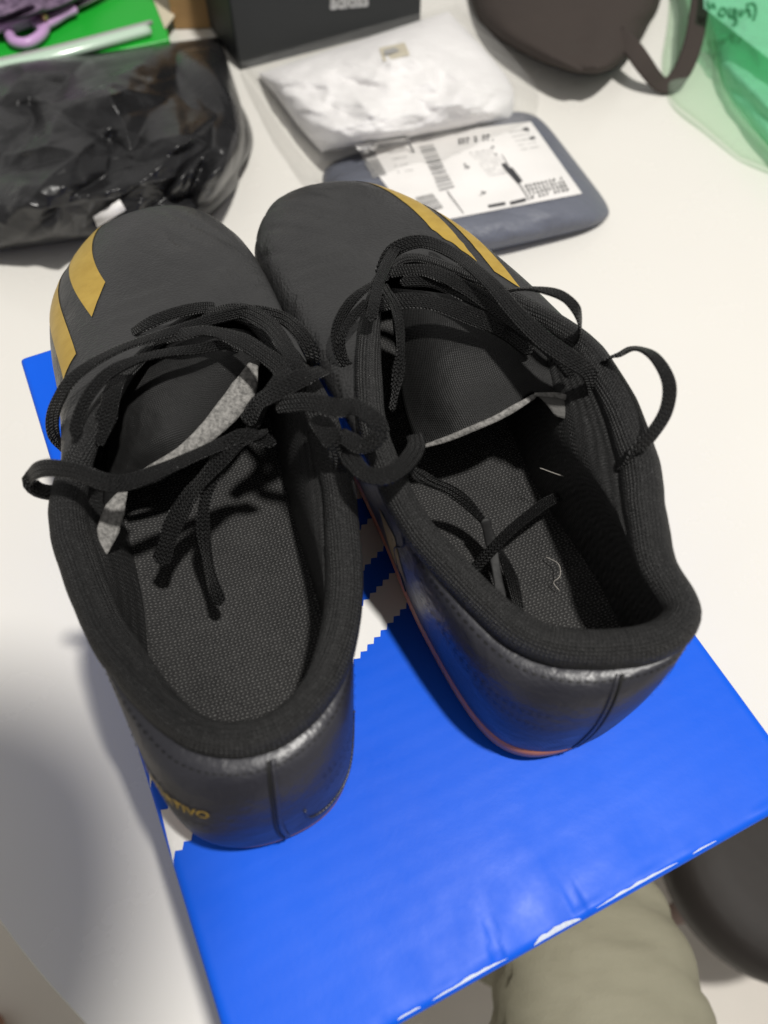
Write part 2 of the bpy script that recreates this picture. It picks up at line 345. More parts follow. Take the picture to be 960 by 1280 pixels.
# ------------------------------------------------------------------ shoe box
U0, U1, V0, V1 = -.0495, .1672, -.0052, .3318
def build_box():
    t = thing('shoe_box', 'blue cardboard shoe box with white stripes under the two boots', 'shoe box', tuple(BX(.06, .16, 0)), rz=YAW)
    body = mesh_obj('box_body', *[[BX(*v) for v in box_geo(U0 + .003, U1 - .003, V0 + .003, V1 - .003, .0005, LID - .004)[0]], box_geo(0, 1, 0, 1, 0, 1)[1]], MAT['blue'], t, smooth=False)
    # lid: rounded, slightly crushed top with a skirt
    nu, nv = 110, 150; prof = []
    def axis(a, b, n):
        e = [0, .0004, .001, .0018, .0028, .004]
        mid = np.linspace(.006, (b - a) - .006, n - 12)
        return np.array([a + x for x in e] + [a + x for x in mid] + [b - x for x in reversed(e)])
    us, vs = axis(U0, U1, nu), axis(V0, V1, nv)
    G = np.zeros((nu, nv, 3)); rr = .0028
    for i, u in enumerate(us):
        for j, v in enumerate(vs):
            z = 0
            for d in (u - U0, U1 - u, v - V0, V1 - v):
                if d < rr: z -= (rr - math.sqrt(max(0, rr * rr - (rr - d) ** 2))) * .8
            z += .00022 * fbm((u * 14, v * 14, .3), 3) * min(1, (v - V0) / .02 + .2) + .00006 * fbm((u * 60, v * 60, 1.3), 2)
            # crushed place on the front edge
            g = math.exp(-((u - .055) / .012) ** 2) * math.exp(-((v - V0) / .012) ** 2); z -= .0016 * g
            for (cu, sl) in ((.038, .25), (.0715, -.15)):
                dd = u - cu - sl * (v - V0); z -= .0012 * math.exp(-(dd / .0011) ** 2) * math.exp(-((v - V0) / .016) ** 2)
            front = .0007 * fbm((u * 45, 3.3, 0), 3) if v - V0 < .004 else 0
            z += front
            G[i, j] = BX(u, v, LID + z)
    lid = grid('lid', G, MAT['blue'], t)
    # skirt
    loop = [G[i, 0] for i in range(nu)] + [G[nu - 1, j] for j in range(1, nv)] + [G[i, nv - 1] for i in range(nu - 2, -1, -1)] + [G[0, j] for j in range(nv - 2, 0, -1)]
    S = np.array([[p, p - (0, 0, .004), p - (0, 0, .035)] for p in loop]); S[:, 2, 2] = LID - .036; S[:, 1, 2] = LID - .0045
    grid('lid_skirt', S, MAT['blue'], lid, cu=True)
    for ch in (bpy.data.objects['lid_skirt'],):
        ch.matrix_parent_inverse = Matrix.Identity(4); ch.data.transform(t.matrix_basis.inverted())
    # white stripes with stepped edges
    e1 = np.array([.0024, -.00075]); e2 = np.array([.0013, .0024])
    off = np.array([.0061, .0147])
    for k in range(3):
        org = np.array([.0417, .1133]) + np.array([.003, .0285]) * k * 1.0
        lo, hi = [], []
        for q in range(-26, 28):
            b0 = org + (e1 + e2) * q; lo += [b0, b0 + e1]
            h0 = org + off + (e1 + e2) * q + np.array([.0007, .0039]); hi += [h0, h0 + e1]
        # keep within the lid
        def clip(ps): return [np.array([max(U0 + .0006, p[0]), min(V1 - .004, p[1])]) for p in ps]
        lo, hi = clip(lo), clip(hi)
        V = []; 
        for a, b in zip(lo, hi):
            for f in (0, .25, .5, .75, 1): 
                p = a + (b - a) * f; V.append(p)
        # drop onto the lid surface
        Z = []
        for p in V:
            i = int(np.clip(np.searchsorted(us, p[0]), 1, nu - 1)); j = int(np.clip(np.searchsorted(vs, p[1]), 1, nv - 1))
            Z.append(max(G[i, j, 2], G[i - 1, j, 2], G[i, j - 1, 2], G[i - 1, j - 1, 2]))
        W = [BX(p[0], p[1], z + .0002) for p, z in zip(V, Z)]
        fs = []
        for i in range(len(lo) - 1):
            for f in range(4): fs.append((i * 5 + f, (i + 1) * 5 + f, (i + 1) * 5 + f + 1, i * 5 + f + 1))
        mesh_obj('printed_stripe', W, fs, MAT['white_print'], t, smooth=False)
    # pale strips painted as glints along the lid's rounded front edge
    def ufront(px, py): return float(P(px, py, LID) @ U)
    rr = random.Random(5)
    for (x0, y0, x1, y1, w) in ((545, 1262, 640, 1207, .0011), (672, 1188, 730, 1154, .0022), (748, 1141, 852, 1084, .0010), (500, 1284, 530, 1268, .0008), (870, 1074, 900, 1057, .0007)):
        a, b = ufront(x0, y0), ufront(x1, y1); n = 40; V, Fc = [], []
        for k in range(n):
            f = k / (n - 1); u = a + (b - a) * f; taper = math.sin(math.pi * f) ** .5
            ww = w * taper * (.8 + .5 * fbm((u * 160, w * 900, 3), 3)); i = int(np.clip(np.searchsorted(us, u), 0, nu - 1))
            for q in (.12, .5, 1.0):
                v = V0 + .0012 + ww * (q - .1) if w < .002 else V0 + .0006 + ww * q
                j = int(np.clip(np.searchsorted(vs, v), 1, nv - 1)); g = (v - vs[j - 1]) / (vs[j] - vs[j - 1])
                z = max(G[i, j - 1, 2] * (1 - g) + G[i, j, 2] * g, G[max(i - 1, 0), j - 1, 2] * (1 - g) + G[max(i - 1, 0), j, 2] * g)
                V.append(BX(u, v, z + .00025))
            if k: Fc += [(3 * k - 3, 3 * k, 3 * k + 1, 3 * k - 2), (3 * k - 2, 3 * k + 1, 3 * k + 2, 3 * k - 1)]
        mesh_obj('painted_edge_glint', V, Fc, MAT['glint'], t)
    return t
build_box()

# ------------------------------------------------------------------ football boots
def se(c, p, q): return (1 - np.clip(c, 0, 1) ** p) ** (1 / q)
#            base (lateral x, y)   bulge  p    q   plateau z (0 = rim)
BASE = [((.000, .000), .0025, 2.2, 1.9, 0), ((.0275, .0085), .0025, 2.2, 1.9, 0), ((.0355, .045), .0030, 2.2, 1.9, 0), ((.0345, .09), .0025, 2.2, 1.9, 0),
        ((.038, .13), .003, 2.2, 1.9, 0), ((.045, .17), .004, 2.2, 2.0, .066), ((.0515, .205), .005, 2.3, 2.1, .058), ((.0515, .24), .006, 2.4, 2.2, .050),
        ((.042, .267), .006, 2.6, 2.3, .0465), ((.023, .290), .006, 2.8, 2.4, .0455), ((.000, .297), .006, 2.8, 2.4, .045), ((-.022, .290), .006, 2.8, 2.4, .0455),
        ((-.0375, .264), .006, 2.6, 2.3, .0465), ((-.0415, .228), .006, 2.4, 2.2, .051), ((-.0395, .19), .005, 2.3, 2.1, .059), ((-.036, .15), .004, 2.2, 2.0, .068),
        ((-.034, .105), .0025, 2.2, 1.9, 0), ((-.034, .055), .003, 2.2, 1.9, 0), ((-.0255, .012), .0025, 2.2, 1.9, 0)]
ZB = .0115
class Boot: pass
def build_boot(name, label, heel, toe, side, rim):
    """side = +1: lateral is on the boot's right"""
    B = Boot()
    h = np.array([*heel, LID]); d = np.array([toe[0] - heel[0], toe[1] - heel[1], 0]); d /= np.linalg.norm(d)
    r = np.array([d[1], -d[0], 0]) * side; zz = np.array([0, 0, 1.0])
    t = thing(name, label, 'football boot', tuple(h)); B.t = t; B.h, B.d, B.r, B.side = h, d, r, side
    loc = lambda x, y, z: h + r * x + d * y + zz * z
    n = 240; ns = len(BASE)
    base = crom([b[0] for b in BASE], n, True); base[:, 1] *= (1.07 if side > 0 else 1.095)
    prm = crom([b[1:4] for b in BASE], n, True)
    ridge = crom([list(L(a, b, z)) + [rr] for a, b, z, rr in rim], n, True)
    zr = ridge[:, 2] - LID
    plat = crom([[b[4] if b[4] else rm[2]] for b, rm in zip(BASE, rim)], n, True)[:, 0]
    C = ridge[:, :3]; rad0 = ridge[:, 3]; rad = np.where(rad0 > .004, .004 + (rad0 - .004) * .50, rad0)
    # inward horizontal normal of the rim
    T = np.roll(C, -2, 0) - np.roll(C, 2, 0); T[:, 2] = 0; T /= np.linalg.norm(T, axis=1)[:, None]
    cen = C.mean(0)
    N = np.stack([-T[:, 1], T[:, 0], np.zeros(n)], 1)
    if ((cen - C) * N).sum() < 0: N = -N
    for _ in range(3): N = (np.roll(N, 1, 0) + N * 2 + np.roll(N, -1, 0)); N /= np.linalg.norm(N, axis=1)[:, None]
    C = C - N * (rad0 - rad)[:, None] * .9
    O = C - zz * rad[:, None] * 1.05
    A = O - N * rad[:, None] * .88 - zz * rad[:, None] * .35
    Bp = h + base[:, :1] * r + base[:, 1:2] * d + zz * ZB
    bT = np.roll(Bp, -2, 0) - np.roll(Bp, 2, 0); bT /= np.linalg.norm(bT, axis=1)[:, None]
    outw = np.stack([bT[:, 1], -bT[:, 0], np.zeros(n)], 1)
    if ((Bp - Bp.mean(0)) * outw).sum() < 0: outw = -outw
    def surf(Bq, Aq, off, nv, pl):
        th = np.linspace(0, np.pi / 2, nv)[None]; p = prm[:, 1:2]; q = prm[:, 2:3]
        c = np.cos(th) ** (2 / p); s = np.sin(th) ** (2 / q)
        za = (Aq[:, 2] - LID)[:, None]; zb = (Bq[:, 2] - LID)[:, None]; zp = np.minimum(pl[:, None], za)
        z = zb + (zp - zb) * s + (za - zp) * (1 - c)
        xy = Aq[:, None, :2] + (Bq - Aq)[:, None, :2] * c[..., None]
        bl = prm[:, 0:1] * np.sin(np.linspace(0, np.pi, nv) ** .85 / np.pi ** -.15 if False else np.linspace(0, np.pi, nv))[None] * off
        xy = xy + outw[:, None, :2] * bl[..., None]
        return np.concatenate([xy, (z + LID)[..., None]], -1)
    nv = 44
    S = surf(Bp, A, 1.0, nv, plat)
    # creases and soft unevenness of the leather
    for i in range(n):
        for j in range(nv):
            pt = S[i, j]; lx = np.dot(pt - h, r); ly = np.dot(pt - h, d)
            a = .0007 * fbm(((lx + .3 * side) * 22, ly * 22, pt[2] * 22), 3)
            w = math.exp(-((ly - .222) / .018) ** 2) * min(1, max(0, (j - 28) / 8))
            a += w * .0006 * math.sin((ly * 1.0 + lx * .25) * 2 * math.pi / .0105 + 2.5 * fbm((lx * 40, ly * 15, 2 + side), 2))
            w2 = math.exp(-((ly - .272) / .03) ** 2)
            a += -.0010 * w2 * max(0, math.sin((lx * side * .9 + ly * .55) * 2 * math.pi / .017)) ** 3
            if 50 < i < 126: a *= min(1, max(.12, (j - 33) / 6))
            S[i, j, 2] += a if j > 2 else 0
            S[i, j] += outw[i] * a * .5
    B.S = S; B.n = n; B.nv = nv; B.outw = outw
    s_u = np.concatenate([[0], np.cumsum(np.linalg.norm(np.diff(Bp, axis=0), axis=1))])
    uv = np.stack([np.repeat(s_u[:, None], nv, 1), np.repeat(np.linspace(0, .08, nv)[None], n, 0)], -1)
    # outer shell in pieces: heel counter (glossy) and vamp/quarters
    hk = 30                                             # stations either side of the heel seam
    ih = [(k % n) for k in range(-hk, hk + 1)]; iv = [(k % n) for k in range(hk, n - hk + 1)]
    fl = side < 0
    grid('heel_counter', S[ih], MAT['heel'], t, uv=uv[ih], flip=fl)
    up = grid('upper', S[iv], MAT['upper'], t, uv=uv[iv], flip=fl)
    # recompute normals grid for patches
    Nu = np.roll(S, -1, 0) - np.roll(S, 1, 0); Nv = np.gradient(S, axis=1); NN = np.cross(Nu, Nv); NN /= np.linalg.norm(NN, axis=2)[..., None] + 1e-12
    flat = (NN[:, 3:12] * outw[:, None]).sum()
    if flat < 0: NN = -NN
    B.NN = NN
    def at(u, v, off=0.0):                              # u in stations, v in rows (floats)
        i = int(math.floor(u)); f = u - i; j = int(min(max(math.floor(v), 0), nv - 2)); g = v - j
        def bl(X): return (X[i % n, j] * (1 - f) * (1 - g) + X[(i + 1) % n, j] * f * (1 - g) + X[i % n, j + 1] * (1 - f) * g + X[(i + 1) % n, j + 1] * f * g)
        return bl(S) + bl(NN) * off
    B.at = at
    # piping seam: heel seam and counter seam lines
    def seam(pts, w=.0007, nm='seam', mat='stitch'):
        pp = crom(pts, 60); q = np.array([at(a, b, .0002) for a, b in pp]); nn = np.array([at(a, b, 1) - at(a, b, 0) for a, b in pp])
        G, suv = sweep(q, w, .0008, nn, 8, 2); capped(nm, G, MAT[mat], t, suv)
    seam([(0, 1), (.4, 12), (0, 25), (-.3, 40)], .0011, 'heel_seam'); seam([(-.7, 1), (-.3, 12), (-.7, 25), (-1.0, 40)], .0016, 'heel_ridge', 'heel')
    if side < 0: seam([(-4, 15), (-4.5, 9), (-8, 6.5), (-14, 8), (-17, 13), (-17, 17)], .0010, 'heel_emboss', 'heel')
    seam([(hk, .5), (hk + 2, 15), (hk + 1, 30), (hk + 4, 42)]); seam([(-hk, .5), (-hk - 2, 15), (-hk - 1, 30), (-hk - 4, 42)])
    # stitches along the collar edge
    Vs, Fs = [], []
    for k in range(-60, 61):
        for row in ((37.5,) if abs(k) < 8 or k % 1 else (37.5, 15 + abs(k) * .3, 24 - .12 * abs(k)) if abs(k) < 34 else (37.5,)):
            a, b = at(k * 1.0, row, .0003), at(k * 1.0 + .55, row, .0003); nn = at(k, row, 1) - at(k, row, 0)
            tt = b - a; tt /= np.linalg.norm(tt); bb = np.cross(tt, nn) * .00022; i0 = len(Vs)
            Vs += [a - bb, a + bb, b + bb, b - bb, (a + b) / 2 + nn * .0003 - bb, (a + b) / 2 + nn * .0003 + bb]
            Fs += [(i0, i0 + 1, i0 + 5, i0 + 4), (i0 + 4, i0 + 5, i0 + 2, i0 + 3)]
    st = mesh_obj('stitching', Vs, Fs, MAT['stitch'], t); st['kind'] = 'stuff'
    # collar roll + inner lining down to the insole
    inw = -outw; I = Bp + inw * .0028; I[:, 2] = LID + .0185
    ph = np.radians(np.linspace(-100, 96, 17))
    roll = O[:, None] + N[:, None] * (rad[:, None] * np.sin(ph))[..., None] + zz * (1.05 * rad[:, None] * np.cos(ph))[..., None]
    for i in range(n):
        for k in range(17):
            roll[i, k] += (N[i] * .35 - zz * .1) * .0016 * fbm(roll[i, k] * 45, 3) * min(1, rad[i] / .006)
    lin = surf(I, roll[:, -1], .6, 22, np.minimum(plat - .007, roll[:, -1, 2] - LID))[:, ::-1]
    G = np.concatenate([roll, lin[:, 1:]], 1)
    su = arclen(np.concatenate([C, C[:1]]))[:-1]
    sv = np.concatenate([np.zeros((n, 1)), np.cumsum(np.linalg.norm(np.diff(G, axis=1), axis=2), 1)], 1)
    cuv = np.stack([np.repeat(su[:, None], G.shape[1], 1), sv], -1)
    cut = 19
    # open strip is closed in u; duplicate the first station so uv does not wrap badly
    def wrap(a): return np.concatenate([a, a[:1]], 0)
    cuvw = wrap(cuv); cuvw[-1, :, 0] = su[-1] + np.linalg.norm(C[0] - C[-1])
    col = grid('collar_padding', wrap(G[:, :cut]), MAT['knit'], t, uv=cuvw[:, :cut], flip=not fl)
    grid('lining', wrap(G[:, cut - 1:]), MAT['knit'], t, uv=cuvw[:, cut - 1:], flip=not fl)
    # insole
    nl = np.stack([(I - h) @ r, (I - h) @ d], 1)
    sp = np.stack([nl[:, 0] * 0 + np.interp(nl[:, 1], [0, .08, .2, .3], [0, .002, .004, 0]), np.clip(nl[:, 1], .04, .25)], 1)
    rings = []; uvs = []
    for s in np.linspace(1.03, 0, 9):
        q = sp + (nl - sp) * s
        z = .0185 + .0035 * np.clip(s, 0, 1) ** 3 + .004 * np.exp(-((q[:, 1] - .02) / .05) ** 2)
        rings.append(h + q[:, :1] * r + q[:, 1:2] * d + zz * z[:, None]); uvs.append(q)
    grid('insole', np.array(rings).transpose(1, 0, 2), MAT['insole'], t, cu=True, uv=np.array(uvs).transpose(1, 0, 2), flip=fl)
    # outsole: thin gum cup sole, standing on the lid, toe sprung up a little
    rows = []
    for (z, inset) in ((.0145, .004), (.0140, .0012), (.0105, .0002), (.004, .0012), (.0008, .0036), (.0004, .012)):
        med = np.clip((.004 - base[:, 0]) / .02, 0, 1)[:, None] * (1 if side > 0 else .2)
        q = Bp + outw * (-inset + .0010 * med * (1 if z > .002 else 0)); q = q.copy(); q[:, 2] = LID + z
        rows.append(q)
    sol = np.array(rows).transpose(1, 0, 2)
    ob = grid('outsole', sol, MAT['gum'], t, cu=True, flip=not fl)
    bm = bmesh.new(); bm.from_mesh(ob.data); ed = [e for e in bm.edges if e.is_boundary]; bmesh.ops.holes_fill(bm, edges=ed, sides=0); bmesh.ops.recalc_face_normals(bm, faces=bm.faces); bm.to_mesh(ob.data); bm.free()
    B.loc = loc
    return B
RIML = [(322, 908, .068, .0066), (234, 898, .067, .0066), (150, 800, .063, .009), (103, 700, .062, .0095), (86, 620, .068, .009), (105, 540, .078, .0055), (150, 468, .076, .003),
        (200, 418, .069, .0025), (232, 396, .065, .0025), (250, 388, .064, .0025), (265, 386, .064, .0025), (285, 388, .064, .0025), (318, 398, .068, .003), (348, 425, .074, .005),
        (385, 485, .080, .0065), (410, 560, .074, .0075), (420, 655, .066, .0085), (418, 765, .063, .009), (388, 855, .066, .0070)]
RIMR = [(785, 792, .070, .0085), (850, 760, .073, .0085), (820, 695, .076, .009), (803, 625, .078, .010), (793, 555, .081, .010), (767, 480, .084, .008), (722, 415, .081, .006),
        (655, 373, .075, .004), (590, 340, .068, .0025), (540, 322, .063, .0025), (512, 318, .062, .0025), (490, 326, .063, .0025), (472, 350, .067, .0025), (463, 395, .073, .0045),
        (463, 455, .077, .006), (474, 535, .075, .0065), (510, 620, .070, .0072), (571, 698, .066, .0075), (670, 780, .067, .0085)]
BL = build_boot('football_boot', 'black boot on the left with two gold stripes and a grey tongue edge across it', (-.0345, .049), (-.1215, .345), -1, RIML)
BR = build_boot('football_boot', 'black boot on the right with loose lace loops hanging over its outer side', (.068, .079), (-.036, .364), 1, RIMR)

# tongues -------------------------------------------------------------
def tongue(B, rows, nu=40, nv=40, th=.0028):
    ctl = np.array([[L(*p) for p in row] for row in rows])                 # (rows, cols, 3)
    a = np.array([crom(r, nv) for r in ctl]); G = np.array([crom(a[:, j], nu) for j in range(nv)]).transpose(1, 0, 2)
    s1 = np.concatenate([np.zeros((1, nv)), np.cumsum(np.linalg.norm(np.diff(G, axis=0), axis=2), 0)], 0)
    s2 = np.concatenate([np.zeros((nu, 1)), np.cumsum(np.linalg.norm(np.diff(G, axis=1), axis=2), 1)], 1)
    o = grid('tongue', G, MAT['tongue'], B.t, uv=np.stack([s1, s2], -1))
    m = o.modifiers.new('thickness', 'SOLIDIFY'); m.thickness = th; m.offset = 0
    return G, o
def strip(name, pts, w, th, mat, parent, nrm=None, wprof=None, n=60, sec=12, twist=0.0, taper=False):
    p = even(crom(pts, n * 5), n)
    if nrm is None:
        N = CAM - p; N /= np.linalg.norm(N, axis=1)[:, None]; N = N * .55 + np.array([0, 0, .6])
    else: N = np.tile(np.asarray(nrm, float), (n, 1)) if np.ndim(nrm) == 1 else crom(nrm, n)
    if twist:
        T = np.gradient(p, axis=0); T /= np.linalg.norm(T, axis=1)[:, None]
        ph = twist * np.sin(np.linspace(0, 4.2, n) * 2 + twist * 9 + len(pts))
        N = N * np.cos(ph)[:, None] + np.cross(T, N) * np.sin(ph)[:, None]
    wp = None if wprof is None else np.interp(np.linspace(0, 1, n), np.linspace(0, 1, len(wprof)), wprof)
    tp = None
    if taper:
        e = np.clip(np.minimum(np.arange(n), np.arange(n)[::-1]) / 3 + .35, 0, 1); wp = e if wp is None else wp * e; tp = e
    G, uv = sweep(p, w, th, N, sec, 3.4, wp, tp)
    return capped(name, G, mat, parent, uv)
GL, _ = tongue(BL, [[(165, 470, .060), (200, 440, .062), (240, 424, .062), (285, 414, .062), (320, 418, .062)],
                    [(142, 525, .056), (188, 497, .063), (228, 480, .065), (277, 455, .065), (324, 438, .062)],
                    [(134, 590, .048), (172, 556, .058), (217, 532, .063), (268, 496, .064), (326, 452, .062)],
                    [(130, 672, .036), (163, 599, .050), (225, 570, .057), (286, 517, .060), (322, 464, .062)]])
strip('tongue_edge', [L(158, 604, .053), L(190, 587, .057), L(228, 566, .060), L(262, 538, .062), L(290, 507, .063), L(306, 484, .064), L(316, 458, .064)], .0088, .0035, MAT['felt'], BL.t,
      nrm=(.1, -.6, .7), wprof=[.35, .45, .6, .85, 1.1, 1.15, .5])
strip('tongue_edge', [L(156, 612, .057), L(145, 634, .056), L(136, 660, .054), L(130, 694, .050)], .0078, .0028, MAT['felt'], BL.t, nrm=(.35, -.6, .7), wprof=[.3, .95, 1.0, .25], n=24)
GR, _ = tongue(BR, [[(488, 362, .058), (540, 368, .064), (600, 380, .064), (650, 400, .062), (695, 425, .058)],
                    [(496, 430, .054), (545, 424, .065), (602, 420, .067), (658, 430, .065), (712, 458, .058)],
                    [(506, 505, .050), (552, 488, .062), (612, 466, .066), (664, 466, .065), (728, 496, .058)],
                    [(522, 560, .046), (585, 537, .056), (640, 511, .060), (672, 492, .062), (746, 529, .056)]])
strip('tongue_edge', [L(526, 559, .049), L(558, 549, .053), L(590, 536, .057), L(620, 523, .060), L(650, 506, .062), L(668, 495, .0635)], .0026, .0030, MAT['felt'], BR.t, nrm=(.1, -.6, .7), wprof=[.5, .9, 1, 1, 1.1, .7])
strip('tongue_edge', [L(668, 493, .0660), L(700, 495, .0665), L(722, 504, .066), L(738, 517, .065), L(748, 532, .063)], .0024, .0028, MAT['felt'], BR.t, nrm=(.1, -.6, .7), wprof=[.6, .9, 1, 1, .5], n=30)
fl = np.array([[L(671, 494, .0655), L(684, 507, .064), L(694, 520, .062)], [L(698, 497, .0655), L(707, 512, .064), L(714, 526, .062)], [L(720, 506, .065), L(725, 518, .0635), L(728, 530, .062)],
               [L(737, 518, .064), L(738, 525, .063), L(738, 533, .062)], [L(747, 531, .062), L(745, 534, .0615), L(743, 537, .061)]])
m_ = NT('dark_felt', (.12, .117, .112), .95, .2); m_.bump(m_.noise(m_.coord(), 650, 4), .0005); MAT['felt2'] = m_.m
fg = np.array([crom(r, 8) for r in fl]); fg = np.array([crom(fg[:, j], 20) for j in range(8)]).transpose(1, 0, 2)
o = grid('tongue_flap', fg, MAT['felt2'], BR.t); m = o.modifiers.new('t', 'SOLIDIFY'); m.thickness = .0012

# laces ---------------------------------------------------------------
LW = .0056
def lace(B, pts, w=1.0, mat='lace', tw=0.0, nrm=None, n=70):
    wv = [.88 + .24 * abs(mnoise.noise(Vector((pts[0][0] * .13, k * .9, 2)))) * 2 for k in range(9)]
    return strip('lace', [L(*p) for p in pts], LW * w, .0012 if mat == 'lace' else .0010, MAT[mat], B.t, nrm=nrm, n=n, twist=tw * 1.7 if tw else .18, taper=True, wprof=wv)
lace(BL, [(84, 566, .044), (68, 545, .058), (66, 520, .068), (76, 494, .077), (92, 472, .082), (122, 450, .083), (160, 432, .081), (200, 419, .078), (240, 407, .075), (281, 395, .074), (317, 389, .076), (352, 397, .081), (375, 416, .085), (390, 440, .082), (392, 462, .070)], .95, tw=.35)
lace(BL, [(92, 548, .080), (99, 518, .083), (115, 488, .086), (138, 465, .086), (173, 449, .084), (209, 441, .081), (245, 437, .078), (278, 431, .074), (300, 436, .064)], .8, tw=.25)
lace(BL, [(172, 436, .062), (195, 425, .071), (228, 418, .077), (262, 414, .079), (299, 425, .082), (334, 446, .086), (353, 465, .088), (341, 488, .086), (323, 509, .080), (314, 540, .072)], 1.15, tw=.3)
lace(BL, [(406, 462, .084), (388, 468, .090), (368, 477, .091), (343, 491, .089), (322, 505, .084), (307, 530, .077)], 1.15)
lace(BL, [(95, 610, .060), (70, 616, .064), (47, 612, .066), (37, 600, .071), (46, 588, .079), (66, 585, .083), (97, 590, .084), (133, 603, .083), (160, 603, .080), (200, 589, .077), (240, 571, .076), (281, 553, .077), (308, 544, .078), (345, 555, .073)], 1.0, tw=.22)
lace(BL, [(308, 540, .079), (287, 561, .076), (263, 588, .070), (236, 622, .062), (216, 658, .053), (200, 706, .044)], 1.25, tw=.3)
lace(BL, [(335, 538, .078), (292, 560, .074), (267, 598, .067), (254, 640, .057), (258, 690, .047), (275, 757, .036)], .9, tw=.5)
lace(BL, [(150, 468, .078), (141, 488, .080), (136, 510, .079), (128, 535, .076), (118, 556, .074)], 1.2)
lace(BL, [(238, 400, .056), (266, 391, .067), (300, 388, .074), (334, 404, .081), (358, 436, .087), (374, 468, .086), (372, 495, .080)], 1.2, tw=.2)
lace(BL, [(152, 428, .052), (172, 412, .066), (200, 398, .071), (232, 388, .070), (262, 384, .062), (285, 388, .050)], .95)
lace(BL, [(345, 508, .084), (362, 504, .089), (390, 503, .093), (418, 510, .094), (440, 508, .093), (460, 518, .093), (474, 533, .091), (470, 549, .088), (452, 557, .086), (436, 549, .085), (420, 540, .082)], 1.15)
lace(BL, [(395, 520, .086), (412, 545, .086), (424, 562, .082), (430, 590, .072)], 1.3, n=30)
lace(BR, [(432, 560, .080), (440, 575, .083), (455, 591, .086), (480, 596, .087), (504, 582, .085), (520, 560, .079), (519, 543, .068)], 1.2)
lace(BR, [(476, 352, .068), (479, 335, .073), (493, 312, .077), (527, 302, .081), (566, 317, .085), (611, 352, .091), (645, 391, .092), (679, 425, .091), (712, 448, .090), (736, 466, .084), (745, 496, .072)], 1.15, tw=.2)
lace(BR, [(487, 340, .070), (532, 338, .079), (577, 357, .083), (622, 386, .085), (656, 410, .086), (692, 440, .085), (716, 470, .076)], 1.2, tw=.15)
lace(BR, [(470, 382, .070), (499, 376, .078), (538, 378, .081), (583, 393, .081), (628, 412, .079), (665, 440, .072)], 1.3)
lace(BR, [(500, 352, .074), (540, 352, .078), (585, 372, .080), (632, 398, .081), (668, 424, .080)], 1.0)
lace(BR, [(497, 306, .076), (484, 328, .081), (474, 352, .084), (468, 378, .085), (463, 402, .083)], .9)
lace(BR, [(486, 345, .077), (458, 360, .078), (434, 383, .077), (420, 413, .075), (424, 442, .072), (440, 464, .066), (452, 476, .056)], .8, tw=.4)
lace(BR, [(446, 470, .056), (432, 452, .067), (426, 425, .075), (440, 398, .078), (460, 376, .079)], .7)
lace(BR, [(478, 356, .081), (495, 385, .085), (501, 430, .082), (497, 470, .075), (489, 515, .066)], .75, tw=.5)
lace(BR, [(612, 372, .078), (632, 364, .086), (667, 361, .094), (701, 369, .098), (721, 388, .096), (725, 412, .086), (716, 428, .078)], .85, nrm=(.35, -.2, .8))
lace(BR, [(752, 452, .082), (772, 443, .089), (797, 436, .096), (819, 447, .100), (836, 478, .099), (833, 512, .094), (816, 541, .088), (795, 563, .083), (772, 590, .070)], .95, nrm=(.3, -.25, .8))
lace(BR, [(508, 580, .074), (520, 592, .066), (540, 603, .056), (563, 613, .048), (587, 632, .041), (608, 657, .036), (625, 690, .031), (639, 722, .0295), (651, 770, .029)], .9, tw=.6)
lace(BR, [(592, 713, .029), (604, 699, .032), (618, 684, .036), (639, 663, .038), (678, 632, .038), (704, 618, .034)], .85)
lace(BR, [(606, 648, .041), (614, 680, .034), (620, 710, .031), (627, 755, .029)], .7, 'tip')

# lint
tag(tube('lint_thread', [L(675, 585, .045), L(700, 594, .046), L(712, 597, .045), L(735, 596, .046)], .00016, MAT['lint'], None, 30, 6), 'long pale lint thread clinging to the lining behind the right tongue', 'thread')
tag(tube('lint_thread', [L(682, 696, .024), L(698, 705, .027), L(700, 720, .028), L(692, 728, .026), L(699, 738, .024)], .00016, MAT['lint'], None, 30, 6), 'short curled lint thread beside the heel of the right insole', 'thread')

# gold stripes and lettering on the boots (in the surface of the upper) ------
def patch(B, name, quad, mat, n=60, off=.00034):
    q = np.array(quad, float); G = np.zeros((n, n, 3))
    for i in range(n):
        for j in range(n):
            f, g = i / (n - 1), j / (n - 1)
            uv = (q[0] * (1 - f) + q[1] * f) * (1 - g) + (q[3] * (1 - f) + q[2] * f) * g
            G[i, j] = B.at(uv[0], uv[1], off)
    return grid(name, G, MAT[mat], B.t)
STR = [[(99, 32), (87, 33), (113, 4), (124, 4)], [(77, 33), (70.5, 30.5), (97, 4), (109, 4)], [(62, 20), (54, 20), (72, 4), (82, 4)]]
STRR = [[(106, 37), (97, 40), (111, 4), (122, 4)], [(93, 40), (87, 40), (97, 4), (107, 4)], STR[2]]
for B, qs in ((BL, STR), (BR, STRR)):
    for q in qs: patch(B, 'gold_stripe', q, 'gold')
patch(BR, 'gold_stripe', [(203.5, 19), (207.5, 24), (211, 11), (207, 5)], 'gold', 8)
patch(BL, 'gold_stripe', [(203.5, 19), (207.5, 24), (211, 11), (207, 5)], 'gold', 8)
def text_mesh(body, size=1.0, bold=0.0):
    cu = bpy.data.curves.new('t', 'FONT'); cu.body = body; cu.size = size; cu.offset = bold; cu.resolution_u = 3
    ob = bpy.data.objects.new('t', cu); COL.objects.link(ob)
    dg = bpy.context.evaluated_depsgraph_get(); me = bpy.data.meshes.new_from_object(ob.evaluated_get(dg))
    bpy.data.objects.remove(ob); bpy.data.curves.remove(cu)
    V = np.array([v.co[:] for v in me.vertices]); Fc = [tuple(p.vertices) for p in me.polygons]; bpy.data.meshes.remove(me)
    return V, Fc
